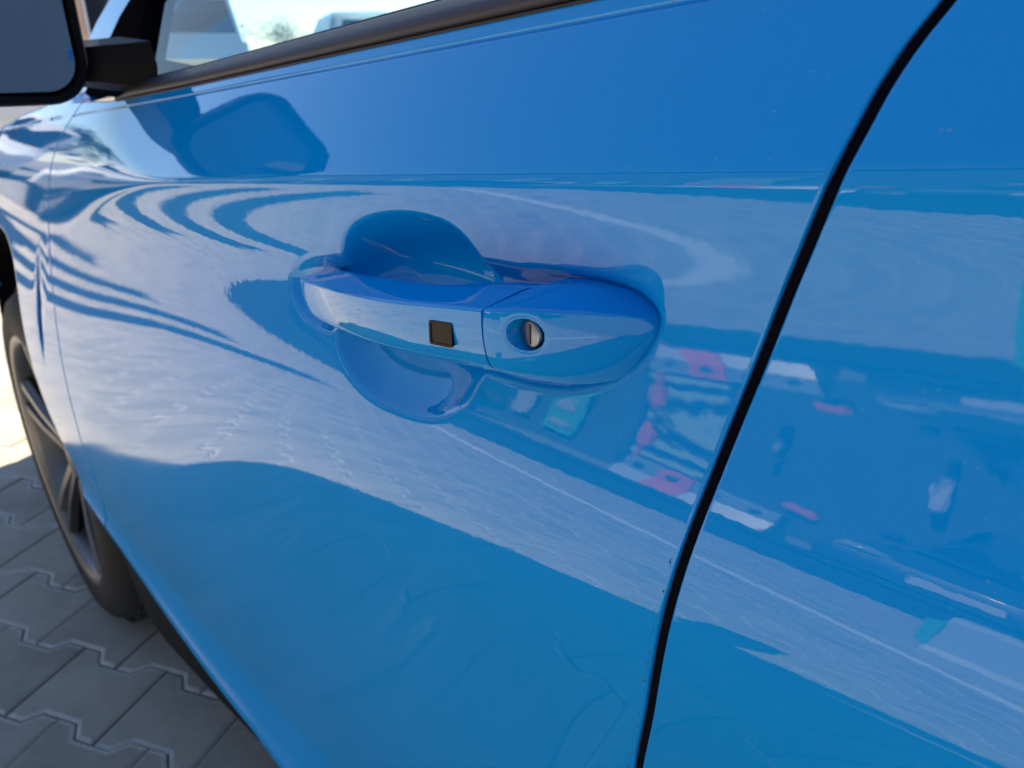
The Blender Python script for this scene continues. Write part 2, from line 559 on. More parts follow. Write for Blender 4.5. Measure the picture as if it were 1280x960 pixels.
# white bay lines painted on the paving
def line(name, a, b, w, label):
    a = np.array(a); b = np.array(b); d = (b-a)/np.linalg.norm(b-a); n = np.array([-d[1], d[0]])*w/2
    L = np.linalg.norm(b-a); k = max(2, int(L/.06))
    vs = []; fs = []
    for i in range(k+1):
        c = a+(b-a)*i/k
        j1, j2 = rng.uniform(-.008, .008, 2)
        for q in (c+n*(1+j1/w*2), c-n*(1+j2/w*2)): vs.append((q[0], q[1], .0035))
    for i in range(k): fs.append((2*i, 2*i+1, 2*i+3, 2*i+2))
    return tag(obj(name, mesh(name, vs, fs), 'white_paint', None, False), label, 'marking', kind='structure')
line('parking_line', (-5.2, -3.30), (1.6, -1.02), .10, 'long white line painted across the paving beside the blue car')
# ------------------------------------------------------------------ the blue car
car = thing('blue_car', 'glossy bright blue car with its near front door and handle in close view', 'car', (0, 0, 0))
def xr(z):   # rear edge of the front door
    return interp(z, [(.25, -.148), (.45, -.148), (.60, -.1455), (.68, -.1405), (.7312, -.1339), (.7807, -.1239), (.8352, -.1150), (.8759, -.1100), (.9075, -.1065), (.9384, -.1006), (.9546, -.0962), (.9721, -.0917), (.9823, -.0900), (.9913, -.0886), (1.0017, -.0856), (1.0102, -.0820), (1.05, -.070), (1.1, -.06)])
def xf(z):   # front edge of the front door
    return interp(z, [(.25, -1.02), (.36, -1.0), (.45, -.968), (.55, -.938), (.625, -.932), (.68, -.960), (.72, -1.000), (.775, -1.060), (.84, -1.094), (.884, -1.083), (.92, -1.050), (.95, -1.010), (1.0, -.93)])
def z_belt(x): return 1.0358+.0965*np.minimum(np.asarray(x), .1)+.07*np.maximum(np.asarray(x)-.1, 0)+.04*np.clip(-.9-np.asarray(x), 0, None)
def z_bot(x): return interp(x, [(-2.6, .58), (-1.9, .60), (-1.75, .56), (-1.4, .43), (-1.2, .445), (-.99, .435), (-.88, .418), (-.79, .400), (-.66, .378), (-.53, .364), (-.1, .345), (1.2, .34), (2.4, .36)])

scoop = resample_closed([(-.3497, .8800), (-.3510, .8956), (-.3450, .9130), (-.3300, .9235), (-.3050, .9310), (-.2800, .9345), (-.2583, .9342), (-.2449, .9300), (-.2348, .9225), (-.2265, .9150), (-.2200, .9000), (-.2200, .8850), (-.2252, .8740), (-.2285, .8659), (-.2361, .8580), (-.2518, .8496), (-.2772, .8440), (-.3031, .8423), (-.3252, .8462), (-.3412, .8539), (-.3480, .8640)], 4)
pocket = resample_closed([(-.2600, .9120), (-.2350, .9215), (-.2150, .9235), (-.1972, .9262), (-.1731, .9292), (-.1560, .9295), (-.1463, .9265), (-.1415, .9205), (-.1440, .9110), (-.1513, .9010), (-.1652, .8912), (-.1841, .8848), (-.2050, .8815), (-.2300, .8800), (-.2500, .8850), (-.2600, .8950)], 4)
fpocket = resample_closed([(-.3450, .9010), (-.3700, .8982), (-.3950, .8905), (-.4080, .8800), (-.4020, .8680), (-.3850, .8610), (-.3600, .8600), (-.3450, .8680)], 4)
def recess(x, z):
    d1 = ramp(sdf(x, z, scoop)-.0004, .0019)
    d2 = ramp(sdf(x, z, pocket)-.0004, .0014)
    d3 = ramp(sdf(x, z, fpocket)-.0004, .0020)
    q_ = np.clip((z-.872)/.03, 0, 1)
    a = (.015+.031*q_)*(1-np.exp(-d1/(.014+.014*q_)))
    b = .0135*(1-np.exp(-d2/.0085))
    c = .008*(1-np.exp(-d3/.006))
    k = .0016
    return k*np.log(np.exp(a/k)+np.exp(b/k)+np.exp(c/k)-2)
def spaced(parts):
    o = []
    for a, b, h in parts:
        n = max(1, int(round((b-a)/h)))
        o += list(a+(b-a)*np.arange(n)/n)
    o.append(parts[-1][1])
    return np.array(o)
def edge_roll(d, r=.0011):
    t = np.clip(r-d, 0, r)
    return r-np.sqrt(np.maximum(r*r-t*t, 0))
def side_panel(name, x0f, x1f, us, vs, with_recess=False, roll0=True, roll1=True, ztop=None, zbot=None, flange=.022, label=None):
    """us, vs in 0..1 across the panel; edges at x0f(z), x1f(z) roll into the gap"""
    ztop = ztop or z_belt; zbot = zbot or z_bot
    uu, ww = np.meshgrid(us, vs, indexing='ij')
    x = np.full_like(uu, -.5); z = np.full_like(uu, .7)
    for _ in range(25):
        z = zbot(x)+(ztop(x)-zbot(x))*ww
        x = x0f(z)+(x1f(z)-x0f(z))*uu
    y = surf(x, z)
    if with_recess: y = y+recess(x, z)
    if roll0: y = y+edge_roll(np.abs(x-x0f(z)))
    if roll1: y = y+edge_roll(np.abs(x1f(z)-x))
    P = np.stack([x, y, z], -1)
    # hem along the bottom and the belt
    bot = P[:, :1].copy(); bot[..., 1] += .004; bot[..., 2] -= .003
    bot2 = bot.copy(); bot2[..., 1] += .04
    top = P[:, -1:].copy(); top[..., 1] += .003; top[..., 2] += .0015
    top2 = top.copy(); top2[..., 1] += .02
    P = np.concatenate([bot2, bot, P, top, top2], 1)
    if roll0:
        e = P[:1].copy(); e[..., 1] += flange; P = np.concatenate([e, P], 0)
    if roll1:
        e = P[-1:].copy(); e[..., 1] += flange; P = np.concatenate([P, e], 0)
    o = obj(name, grid_mesh(name, P), 'paint', car)
    return o
def edged(us, width, both=(True, True)):
    e = np.array([0, .00008, .0002, .0004, .0007, .0010, .0012, .0015, .0025, .004])/width
    u = [q for q in us if (q > e[-1]*1.3 or not both[0]) and (q < 1-e[-1]*1.3 or not both[1])]
    return np.array(sorted((list(e) if both[0] else [])+u+(list(1-e) if both[1] else [])))
xz0 = lambda z: xf(z)+.0019
xz1 = lambda z: xr(z)-.0019
us = edged(1-spaced([(0., .035, .0045), (.035, .36, .00155), (.36, 1., .009)])[::-1], .9)
vs = np.unique(np.concatenate([spaced([(0., .70, .012), (.70, .950, .0021), (.950, 1., .0007)])]))
door = side_panel('front_door', xz0, xz1, us, vs, with_recess=True)
rx0 = lambda z: xr(z)+.0019
rx1 = lambda z: np.full_like(np.asarray(z, float), .78)
rus = edged(spaced([(0., .12, .004), (.12, 1., .03)]), .9, (True, False))
rdoor = side_panel('rear_door', rx0, rx1, rus, spaced([(0., .6, .012), (.6, .95, .0042), (.95, 1., .0009)]), roll1=False)
# front fender with the wheel arch cut out
WX, WZ, WR = -1.45, .325, .412
fx1 = lambda z: xf(z)-.0019
def zf_top(x): return np.where(np.asarray(x) > -1.07, z_belt(x), interp(x, [(-2.5, .70), (-2.2, .775), (-1.9, .830), (-1.7, .862), (-1.49, .898), (-1.3, .9225), (-1.10, .9445), (-1.07, z_belt(-1.07)), (-.9, .953)]))
def arch(x, z):   # push the lower edge up over the wheel
    return WZ+np.sqrt(np.maximum(WR**2-(x-WX)**2, 0))
def zf_bot(x):
    b = z_bot(x)
    return np.where(np.abs(x-WX) < WR, np.maximum(b, arch(x, 0)), b)
fu = np.unique(np.concatenate([edged(spaced([(0., .78, .006), (.78, 1., .004)]), 1.2, (False, True)), ]))
fend = side_panel('front_fender', lambda z: np.full_like(np.asarray(z, float), -2.22), fx1, fu, spaced([(0., 1., .0085)]), roll0=False, ztop=zf_top, zbot=zf_bot)
# quarter panel with rear arch
RXW = 1.10
def zq_bot(x): return np.where(np.abs(x-RXW) < WR, np.maximum(z_bot(x), WZ+np.sqrt(np.maximum(WR**2-(x-RXW)**2, 0))), z_bot(x))
side_panel('quarter_panel', lambda z: np.full_like(np.asarray(z, float), .784), lambda z: np.full_like(np.asarray(z, float), 1.9), spaced([(0., 1., .02)]), spaced([(0., 1., .03)]), roll0=False, roll1=False, zbot=zq_bot)
# dark inner structure behind the gaps
v = []; n = 60
for k, (fn) in enumerate((xf, xr)):
    bmb = MB()
    zz = np.linspace(.36 if k else .45, 1.012 if k else .94, n)
    vs_ = []
    for z in zz:
        x = float(fn(z)); y = float(surf(x, z))+(.0016 if k else .004)
        vs_ += [(x-.00175, y+.02, z), (x-.0017, y, z), (x+.0017, y, z), (x+.00175, y+.02, z)]
    obj('door_seal', mesh('door_seal', vs_, [(4*i+q, 4*i+q+1, 4*i+q+5, 4*i+q+4) for i in range(n-1) for q in range(3)]), 'gap', car)
# sill under the doors
m = MB()
xs = np.linspace(-1.08, .72, 24)
for i in range(len(xs)-1):
    y0, y1 = float(surf(xs[i], .37))+.035, float(surf(xs[i+1], .37))+.035
    z0, z1 = float(z_bot(xs[i]))+.03, float(z_bot(xs[i+1]))+.03
    m.add([(xs[i], y0, z0), (xs[i+1], y1, z1), (xs[i+1], y1+.03, .20), (xs[i], y0+.03, .20), (xs[i+1], y1+.25, .19), (xs[i], y0+.25, .19)], [(0, 1, 2, 3), (3, 2, 4, 5)])
m.build('sill', 'black', car)
# far side, as the near one mirrored about the car's centre line
YM = 1.06
def far_panel(name, x0, x1, zt, zb, nx=50):
    xs = np.linspace(x0, x1, nx); ws = np.linspace(0, 1, 24)
    X = np.repeat(xs[:, None], 24, 1); Z = zb(X)+(zt(X)-zb(X))*ws
    Y = 2*YM-surf(X, Z)
    return obj(name, grid_mesh(name, np.stack([X, Y, Z], -1)), 'paint', car)
far_panel('far_fender', -2.22, -1.07, zf_top, zf_bot)
far_panel('far_door', -1.066, .78, z_belt, z_bot)
far_panel('far_quarter_panel', .784, 1.9, z_belt, zq_bot)
# bonnet
xs = np.linspace(-2.22, -1.02, 50); ws = np.linspace(0, 1, 61)
P = np.zeros((50, 61, 3))
for i, x in enumerate(xs):
    zt = float(zf_top(x)); y0 = float(surf(x, zt))+.006; y1 = 2*YM-y0
    a = np.abs(2*ws-1)
    h = .030*(1-a**6)+.022*(1-a**2)
    P[i, :, 0] = x-.05*(1-a**2)*np.clip((x+1.5)/.5, -1, 1)*0
    P[i, :, 1] = y0+(y1-y0)*ws
    P[i, :, 2] = zt+h*np.clip((x+2.28)/.3, .1, 1)
hood = obj('bonnet', grid_mesh('bonnet', P, flip=False), 'paint', car)
# nose: bumper swept round the front
ws = np.linspace(0, 1, 41); P = np.zeros((41, 14, 3))
for i, w in enumerate(ws):
    a = 2*w-1
    for j in range(14):
        z = .22+(.70-.22)*j/13
        y0 = float(surf(-2.22, max(z, .36)))
        P[i, j] = (-2.22-.10*(1-abs(a)**4)-.03*math.sin(math.pi*j/13), y0+(2*YM-2*y0)*w, z)
obj('front_bumper', grid_mesh('front_bumper', P), 'paint', car)
xs = np.linspace(-2.20, -1.84, 16); zs_ = np.linspace(.22, .62, 6); P = np.zeros((16, 6, 3))
for i, x in enumerate(xs):
    for j, z in enumerate(zs_): P[i, j] = (x, float(surf(x, .62))+.02+.03*(1-j/5), z)
obj('lower_valance', grid_mesh('lower_valance', P), 'matte', car)
m = MB(); m.prism([(-2.33, .45), (-2.25, .68), (-2.17, .70), (-2.17, .45)], .55, 1.57); m.build('grille', 'black', car)
for yy in (.34, 1.50):
    m = MB(); m.box((-2.23, yy+.14, .63), (.14, .26, .10), bev=.03); m.build('headlight', 'headlamp', car, True)
# rear end
ws = np.linspace(0, 1, 31); P = np.zeros((31, 12, 3))
for i, w in enumerate(ws):
    a = 2*w-1
    for j in range(12):
        z = .30+(1.16-.30)*j/11
        y0 = float(surf(1.9, min(z, 1.1)))
        P[i, j] = (1.9+.13*(1-abs(a)**4)*(1-.5*j/11), y0+(2*YM-2*y0)*w, z)
obj('tailgate', grid_mesh('tailgate', P), 'paint', car)
# cabin: a leaning side plane from the belt to the roof rail
def side_y(z, x): return float(surf(x, float(z_belt(x))))+.022+(z-float(z_belt(x)))*.42
ROOF_Z = 1.44
def quad(m, pts, th=.0):
    n = len(pts)
    if not th:
        m.add(pts, [tuple(range(n))])
    else:
        q = [(x, y+th, z) for x, y, z in pts]
        m.add(list(pts)+q, [tuple(range(n)), tuple(range(2*n-1, n-1, -1))]+[(i, (i+1) % n, (i+1) % n+n, i+n) for i in range(n)])
def sp(x, z, off=0): return (x, side_y(z, x)+off, z)
def far(p): return (p[0], 2*YM-p[1], p[2])
for side in (0, 1):
    T = (lambda p: p) if side == 0 else far
    nm = '' if side == 0 else 'far_'
    # A pillar: body colour outside, black frame behind it
    m = MB(); quad(m, [T(sp(-1.28, .944)), T(sp(-1.12, .947)), T(sp(-1.01, 1.03)), T(sp(-.30, 1.40)), T(sp(-.20, ROOF_Z)), T(sp(-.36, ROOF_Z)), T(sp(-1.16, 1.03))], .05 if not side else -.05)
    m.build('a_pillar', 'paint', car)
    m = MB(); quad(m, [T(sp(-1.12, .946, -.004)), T(sp(-.890, .953, -.004)), T(sp(-.910, 1.050, -.004)), T(sp(-.24, 1.385, -.004)), T(sp(-.30, 1.405, -.004)), T(sp(-1.012, 1.032, -.004))], .03 if not side else -.03)
    m.build('window_frame', 'matte', car)
    m = MB(); quad(m, [T(sp(-.895, .953, .006)), T(sp(-.11, 1.012, .006)), T(sp(-.07, 1.385, .006)), T(sp(-.242, 1.386, .006)), T(sp(-.912, 1.052, .006))])
    m.build('door_window', 'glass', car)
    m = MB(); quad(m, [T(sp(-.12, 1.01)), T(sp(-.03, 1.015)), T(sp(.0, 1.40)), T(sp(-.08, 1.39))], .03 if not side else -.03)
    m.build('b_pillar', 'black', car)
    m = MB(); quad(m, [T(sp(-.03, 1.018, .006)), T(sp(.85, 1.09, .006)), T(sp(.90, 1.38, .006)), T(sp(.0, 1.385, .006))])
    m.build('rear_window', 'dark_glass', car)
    m = MB(); quad(m, [T(sp(.84, 1.09)), T(sp(1.93, 1.18)), T(sp(1.55, ROOF_Z)), T(sp(.90, ROOF_Z)), T(sp(.90, 1.38))], .05 if not side else -.05)
    m.build('c_pillar', 'paint', car)
    m = MB(); quad(m, [T(sp(-.30, 1.398)), T(sp(-.07, 1.383)), T(sp(.92, 1.378)), T(sp(.92, ROOF_Z)), T(sp(-.21, ROOF_Z))], .05 if not side else -.05)
    m.build('roof_rail', 'paint', car)
xs = np.linspace(-.36, 1.62, 30); ws = np.linspace(0, 1, 25); P = np.zeros((30, 25, 3))
for i, x in enumerate(xs):
    y0 = side_y(ROOF_Z, max(-.3, min(x, 1.5)))
    for j, w in enumerate(ws):
        a = abs(2*w-1)
        P[i, j] = (x-.10*(1-a*a)*(i < 15)*(1-i/15), y0+(2*YM-2*y0)*w, ROOF_Z+.045*(1-a**4)-.05*((x-.5)/1.1)**2)
obj('roof', grid_mesh('roof', P), 'paint', car)
# windscreen and rear screen
def screen(name, xb, zb, xt, zt, yb, yt, bow, m_):
    P = np.zeros((21, 8, 3))
    for i in range(21):
        a = i/10-1
        for j in range(8):
            t = j/7
            yh = yb+(yt-yb)*t
            P[i, j] = (xb+(xt-xb)*t+bow*(1-a*a), YM+a*(YM-yh), zb+(zt-zb)*t+.03*(1-a*a)*(1-t))
    return obj(name, grid_mesh(name, P), m_, car)
screen('windscreen', -1.10, .955, -.33, 1.425, .27, .45, -.14, 'glass')
screen('rear_screen', 1.93, 1.16, 1.60, 1.42, .30, .46, .06, 'dark_glass')
# dashboard, seats, steering wheel
m = MB()
prof = [(-1.22, .955), (-1.00, .988), (-.86, .980), (-.74, .92), (-.70, .70), (-1.20, .70)]
m.prism(prof, .34, 2*YM-.34); smooth_by_angle(m.build('dashboard', 'dash', car), 50)
for yy in (.66, 1.46):
    m = MB(); m.box((.02, yy, .62), (.50, .48, .16), bev=.06); seat = m.build('front_seat', 'cloth', car, True)
    m = MB(); m.prism([(.18, .66), (.42, 1.16), (.30, 1.18), (.06, .68)], yy-.23, yy+.23); m.build('backrest', 'cloth', seat)
    m = MB(); m.box((.40, yy, 1.25), (.10, .26, .17), bev=.04); m.build('headrest', 'cloth', seat, True)
m = MB()
pts = [(-.62+.05*math.sin(t), .66+.18*math.cos(t), .83+.17*math.sin(t)) for t in np.linspace(0, 2*math.pi, 33)]
m.tube(pts, .014, 8, False); m.box((-.64, .66, .83), (.05, .30, .05), bev=.01); m.build('steering_wheel', 'black', car, True)
m = MB(); m.box((.2, YM, .30), (2.4, 1.5, .04)); m.box((-1.0, YM, .55), (.04, 1.5, .55)); m.build('floor_pan', 'dark', car)

# belt moulding under the door glass
def strip(name, prof, x0, x1, m_, n=70, parent=car):
    """prof = list of (dy, dz) from the belt line"""
    xs = np.linspace(x0, x1, n); P = np.zeros((n, len(prof), 3))
    for i, x in enumerate(xs):
        zb = float(z_belt(x)); yb = float(surf(x, zb))
        e = .25+.75*min(1, (x-x0)/.05)
        for j, (dy, dz) in enumerate(prof): P[i, j] = (x, yb+dy, zb+dz*e)
    return obj(name, grid_mesh(name, P), m_, parent)
strip('belt_moulding', [(.012, .0003), (.0005, .0015), (-.0015, .003), (-.0012, .0064), (.003, .0102), (.0085, .0138), (.0120, .0154), (.0150, .0160), (.0200, .0152)], -.868, .8, 'trim')
strip('rubber_lip', [(.010, -.0006), (-.0002, -.0005), (-.0010, .0001), (-.0006, .0009), (.006, .0012)], -.868, .8, 'trim_lip')
strip('glass_seal', [(.0185, .0150), (.0188, .0172), (.0215, .0185), (.0260, .0180)], -.89, .8, 'black')

# ------------------------------------------------------------------ door handle
def smax(*a):
    k = .0011
    m_ = np.maximum.reduce(a)
    return m_+k*np.log(sum(np.exp((q-m_)/k) for q in a))
def pad(name, xs, zb, zt, yface, mat_, back, a=2.1, b=1.5, hb=.006, ht=.011, nz=90, extra=None, parent=door, cv=9.0, tilt=.05):
    """solid whose outer face is a height field over (x, z): flat face, bevelled top and bottom"""
    nx = len(xs)
    t = np.linspace(0, 1, nz); t = .5-.5*np.cos(np.pi*t)*(.35)-(.5-t)*.65
    t = (t-t[0])/(t[-1]-t[0])
    X = np.repeat(xs[:, None], nz, 1)
    lo = (zb(xs)-hb)[:, None]; hi = (zt(xs)+ht)[:, None]
    Z = lo+(hi-lo)*t
    yf = yface(X)
    T_ = np.minimum(Z-zt(X), 0)
    yf = yf+tilt*T_+cv*T_*T_
    Y = smax(yf, yf+a*(Z-zt(X)), yf+b*(zb(X)-Z))
    if extra is not None: Y = extra(X, Z, Y)
    F = np.stack([X, Y, Z], -1)
    B = F.copy(); B[..., 1] = np.maximum(back(X), Y+.0005)
    # shell: rim bottom of back -> front -> back
    ring = np.concatenate([B[:, :1], F, B[:, -1:]], 1)
    s0 = ring[:1].copy(); s0[..., 1] = np.maximum(back(s0[..., 0]), ring[:1, :, 1]); s1 = ring[-1:].copy(); s1[..., 1] = np.maximum(back(s1[..., 0]), ring[-1:, :, 1])
    P = np.concatenate([s0, ring, s1], 0)
    me = grid_mesh(name, P)
    o = obj(name, me, mat_, parent)
    bk = grid_mesh(name+'_back', np.concatenate([B[:, :1], B[:, nz//2:nz//2+1], B[:, -1:]], 1), flip=False)
    bm = bmesh.new(); bm.from_mesh(me); bm.from_mesh(bk)
    bmesh.ops.remove_doubles(bm, verts=bm.verts, dist=1e-6)
    for e in bm.edges:
        if len(e.link_faces) == 2 and e.calc_face_angle() > R(50): e.smooth = False
    for f in bm.faces: f.smooth = True
    bm.to_mesh(me); bm.free(); bpy.data.meshes.remove(bk)
    return o
def y_grip(x): return .152+np.where(x < -.23, .034*((-.23-x)/.16)**2, 0)+np.where(x < -.372, 18*(x+.372)**2, 0)
g_t = [(-.392, .8795), (-.388, .8825), (-.375, .8868), (-.355, .8910), (-.326, .8969), (-.285, .9041), (-.2355, .9123), (-.2053, .9180), (-.186, .9214)]
g_b = [(-.392, .8790), (-.388, .8755), (-.375, .8715), (-.357, .8715), (-.330, .8765), (-.300, .8820), (-.264, .8872), (-.2377, .8916), (-.2064, .8971), (-.186, .9003)]
gx = spaced([(-.392, -.37, .0008), (-.37, -.1872, .0016)])
grip = pad('door_handle_grip', gx, lambda x: interp(x, g_b), lambda x: interp(x, g_t), y_grip, 'paint', lambda x: y_grip(x)+.0175+.014*np.clip((-.345-x)/.03, 0, 1)+.012*np.clip((x+.235)/.03, 0, 1), a=5.5, b=1.3, hb=.0045, ht=.0032)
def y_cap(x): return .152+16*np.maximum(0, x+.190)**2
c_t = [(-.187, .9216), (-.1731, .9236), (-.1626, .9240), (-.1540, .9236), (-.1480, .9226), (-.1440, .9206), (-.1430, .9192)]
c_b = [(-.187, .8999), (-.1756, .9002), (-.1641, .9006), (-.1557, .9030), (-.1500, .9066), (-.1465, .9112), (-.1440, .9150), (-.1430, .9168)]
KX, KZ, KR = -.1719, .9152, .0056
def keyhole(X, Z, Y):
    d = np.hypot(X-KX, (Z-KZ))
    well = np.clip((KR-d)/.0010, 0, 1)
    lip = .0005*np.exp(-((d-KR-.0003)/.0007)**2)
    return Y+.0110*well*well*(3-2*well)+lip
cx = spaced([(-.1859, -.180, .0006), (-.180, -.162, .00036), (-.162, -.1430, .0005)])
cap = pad('door_handle_cap', cx, lambda x: interp(x, c_b), lambda x: interp(x, c_t), y_cap, 'paint', lambda x: np.maximum(y_cap(x)+.032, .192), a=7.0, b=1.3, hb=.0060, ht=.0032, nz=120, extra=keyhole, cv=14.0, tilt=.17)
# key lock: disc with a slot
m = MB()
m.lathe([(.0, -.0008), (.0037, -.0008), (.0044, -.0005), (.0047, 0), (.0047, .008)], (KX+.0004, .1600, KZ), 'Y', 40)
lock = m.build('key_lock', 'metal', door, False); smooth_by_angle(lock, 30)
m = MB()
m.box((KX+.0006, .15912, KZ), (.0013, .0006, .0068), bev=.0002)
m.build('key_slot', 'alloy_dark', door)
# touch sensor button
def rounded(cx_, cz_, w, h, r, n=5, sh=0):
    p = []
    for qx, qz, a0 in ((1, 1, 0), (-1, 1, 90), (-1, -1, 180), (1, -1, 270)):
        for k in range(n+1):
            t = R(a0+90*k/n)
            x = qx*(w/2-r)+r*math.cos(t); z = qz*(h/2-r)+r*math.sin(t)
            p.append((cx_+x, cz_+z+sh*x))
    return p
BX, BZ = -.2100, .9067
m = MB()
po = rounded(BX, BZ, .0138, .0092, .0012, sh=.16); pi = rounded(BX, BZ, .0116, .0074, .0008, sh=.16)
n = len(po)
v = [(x, .1526, z) for x, z in po]+[(x, .15165, z) for x, z in po]+[(x, .15165, z) for x, z in pi]+[(x, .1525, z) for x, z in pi]
f = []
for k in range(3): f += [(k*n+i, k*n+(i+1) % n, (k+1)*n+(i+1) % n, (k+1)*n+i) for i in range(n)]
m.add(v, f); m.build('button_frame', 'gloss', door)
m = MB(); m.prism(rounded(BX, BZ, .0116, .0074, .0008, sh=.16), .15195, .1530); m.build('sensor_button', 'button', door)

# ------------------------------------------------------------------ door mirror
MX_ = -.800
mc = (.139, 1.018)     # centre of the mirror face: y, z
mw, mh = .134, .124    # width, height
def rr(w, h, r, n=8): return [(mc[0]+a-0, mc[1]+b) for a, b in rounded(0, 0, w, h, r, n)]
m = MB()
secs = [(0.0, mw, mh, .034), (-.004, mw+.004, mh+.004, .036), (-.03, mw+.006, mh+.004, .04), (-.07, mw*.93, mh*.88, .05), (-.10, mw*.72, mh*.62, .04), (-.115, mw*.4, mh*.3, .02)]
v = []; f = []
for (dx, w, h, r) in secs:
    v += [(MX_+dx, a, b) for a, b in rr(w, h, r)]
n = len(rr(mw, mh, .03))
for k in range(len(secs)-1): f += [(k*n+i, k*n+(i+1) % n, (k+1)*n+(i+1) % n, (k+1)*n+i) for i in range(n)]
f.append(tuple((len(secs)-1)*n+i for i in range(n)))
# inner lip running back to the glass
lip = [(-.000, mw-.010, mh-.010, .030), (-.026, mw-.020, mh-.020, .026)]
o0 = len(v)
for (dx, w, h, r) in lip: v += [(MX_+dx, a, b) for a, b in rr(w, h, r)]
f += [(i, o0+i, o0+(i+1) % n, (i+1) % n) for i in range(n)]
f += [(o0+i, o0+n+i, o0+n+(i+1) % n, o0+(i+1) % n) for i in range(n)]
m.add(v, f); hs = m.build('mirror_housing', 'black', car); smooth_by_angle(hs, 50)
m = MB()
g = rr(mw-.018, mh-.018, .026)
m.add([(MX_-.010+.13*(a-mc[0])-.03*(b-mc[1]), a, b) for a, b in g], [tuple(range(len(g)))]); m.build('mirror_glass', 'mirror', hs)
m = MB()
v = []; f = []
arm = [(-.868, .170, .970, 1.000), (-.860, .198, .967, 1.003), (-.835, .225, .965, 1.006), (-.825, .245, .962, 1.008), (-.815, .262, .960, 1.010)]
for (x, y, z0, z1) in arm:
    v += [(x+.03, y-.004, z0+.006), (x+.034, y-.002, (z0+z1)/2), (x+.03, y-.004, z1-.004), (x-.05, y-.006, z1), (x-.055, y-.006, z0)]
for k in range(len(arm)-1): f += [(k*5+i, k*5+(i+1) % 5, (k+1)*5+(i+1) % 5, (k+1)*5+i) for i in range(5)]
f += [tuple(range(5)), tuple(20+i for i in range(4, -1, -1))]
m.add(v, f); smooth_by_angle(m.build('mirror_arm', 'black', hs), 40)

# ------------------------------------------------------------------ wheels
WY = .180
WH = .316
def wheel(x, y, sgn):
    """outer face towards sgn (-1 = towards the camera)"""
    m = MB()
    T = .20
    pr = [(.226, .018), (.236, .004), (.252, .000), (.276, .003), (.296, .012), (.307, .026), (.313, .045), (.316, .10), (.313, .155), (.307, .176), (.29, .192), (.23, .20)]
    m.lathe([(r, -sgn*a) for r, a in pr], (x, y, WH), 'Y', 72)
    tyre = m.build('tyre', 'rubber', wroot, True)
    m = MB()
    for k in range(48):
        t = 2*math.pi*k/48
        for a0, a1 in ((.035, .085), (.115, .165)):
            c, s = math.cos(t), math.sin(t)
            m.box((x+c*(WH+.0005), y-sgn*(a0+a1)/2, WH+s*(WH+.0005)), (.006, a1-a0, .022), 0)
            # turn the block round the wheel axis
            q = m.v[-8:]
            m.v[-8:] = [(x+c*(WH+.0005)+(p[0]-(x+c*(WH+.0005)))*c-(p[2]-(WH+s*(WH+.0005)))*s, p[1], WH+s*(WH+.0005)+(p[0]-(x+c*(WH+.0005)))*s+(p[2]-(WH+s*(WH+.0005)))*c) for p in q]
    tr = m.build('tread_block', 'rubber', wroot); tr['kind'] = 'stuff'
    m = MB()
    m.lathe([(r, -sgn*a) for r, a in [(.237, .008), (.233, .003), (.225, .006), (.219, .02), (.211, .06), (.207, .15)]], (x, y, WH), 'Y', 72)
    rim = m.build('rim', 'alloy', wroot, True)
    m = MB()
    m.lathe([(r, -sgn*a) for r, a in [(.0, .030), (.035, .030), (.040, .034), (.044, .05), (.046, .09)]], (x, y, WH), 'Y', 40)
    m.build('hub_cap', 'alloy', wroot, True)
    for k in range(5):
        t = 2*math.pi*k/5+.35
        for off in (-.13, .13):
            m = MB()
            c0 = (.042*math.cos(t+off*1.6), .042*math.sin(t+off*1.6)); c1 = (.216*math.cos(t+off), .216*math.sin(t+off))
            dx, dz = c1[0]-c0[0], c1[1]-c0[1]; L = math.hypot(dx, dz); nx, nz = -dz/L, dx/L
            vv_ = []
            for (cc, w, a) in ((c0, .013, .032), (((c0[0]+c1[0])/2, (c0[1]+c1[1])/2), .011, .018), (c1, .015, .010)):
                for s_, da in ((-1, .012), (-.6, 0), (.6, 0), (1, .012)):
                    vv_.append((x+cc[0]+nx*w*s_, y-sgn*(a+da), WH+cc[1]+nz*w*s_))
                vv_.append((x+cc[0], y-sgn*(a+.035), WH+cc[1]))
            ff_ = []
            for q in range(2):
                for i in range(5): ff_.append((q*5+i, q*5+(i+1) % 5, (q+1)*5+(i+1) % 5, (q+1)*5+i))
            m.add(vv_, ff_)
            m.build('spoke', 'alloy' if off < 0 else 'alloy_dark', wroot)
    m = MB()
    m.lathe([(.0, -sgn*.11), (.205, -sgn*.11)], (x, y, WH), 'Y', 40)
    m.build('brake_disc', 'dark', wroot)
for i, (wx, wy, sg) in enumerate(((WX, WY, -1), (RXW, WY, -1), (WX, 2*YM-WY, 1), (RXW, 2*YM-WY, 1))):
    if i == 0:
        wroot = bpy.data.objects.new('wheel', None); COL.objects.link(wroot); wroot.parent = car
        wheel(wx, wy, sg); first = wroot
    else:
        w2 = copy_tree(first, car)
        w2.location = (wx-WX if sg < 0 else wx+WX, wy-WY if sg < 0 else wy+WY, 0)
        if sg > 0: w2.rotation_euler = (0, 0, math.pi)
# dark wheel housings
for wx in (WX, RXW):
    m = MB()
    for k in range(24):
        t0, t1 = math.pi*k/24-.2*(k == 0), math.pi*(k+1)/24+.2*(k == 23)
        r = .42
        m.add([(wx+r*math.cos(t), y, .31+r*math.sin(t)) for t in (t0, t1) for y in (.21, .60)], [(0, 1, 3, 2)])
    m.add([(wx-.445, .60, .2), (wx+.445, .60, .2), (wx+.445, .60, .78), (wx-.445, .60, .78)], [(0, 1, 2, 3)])
    m.build('wheel_housing', 'gap', car)

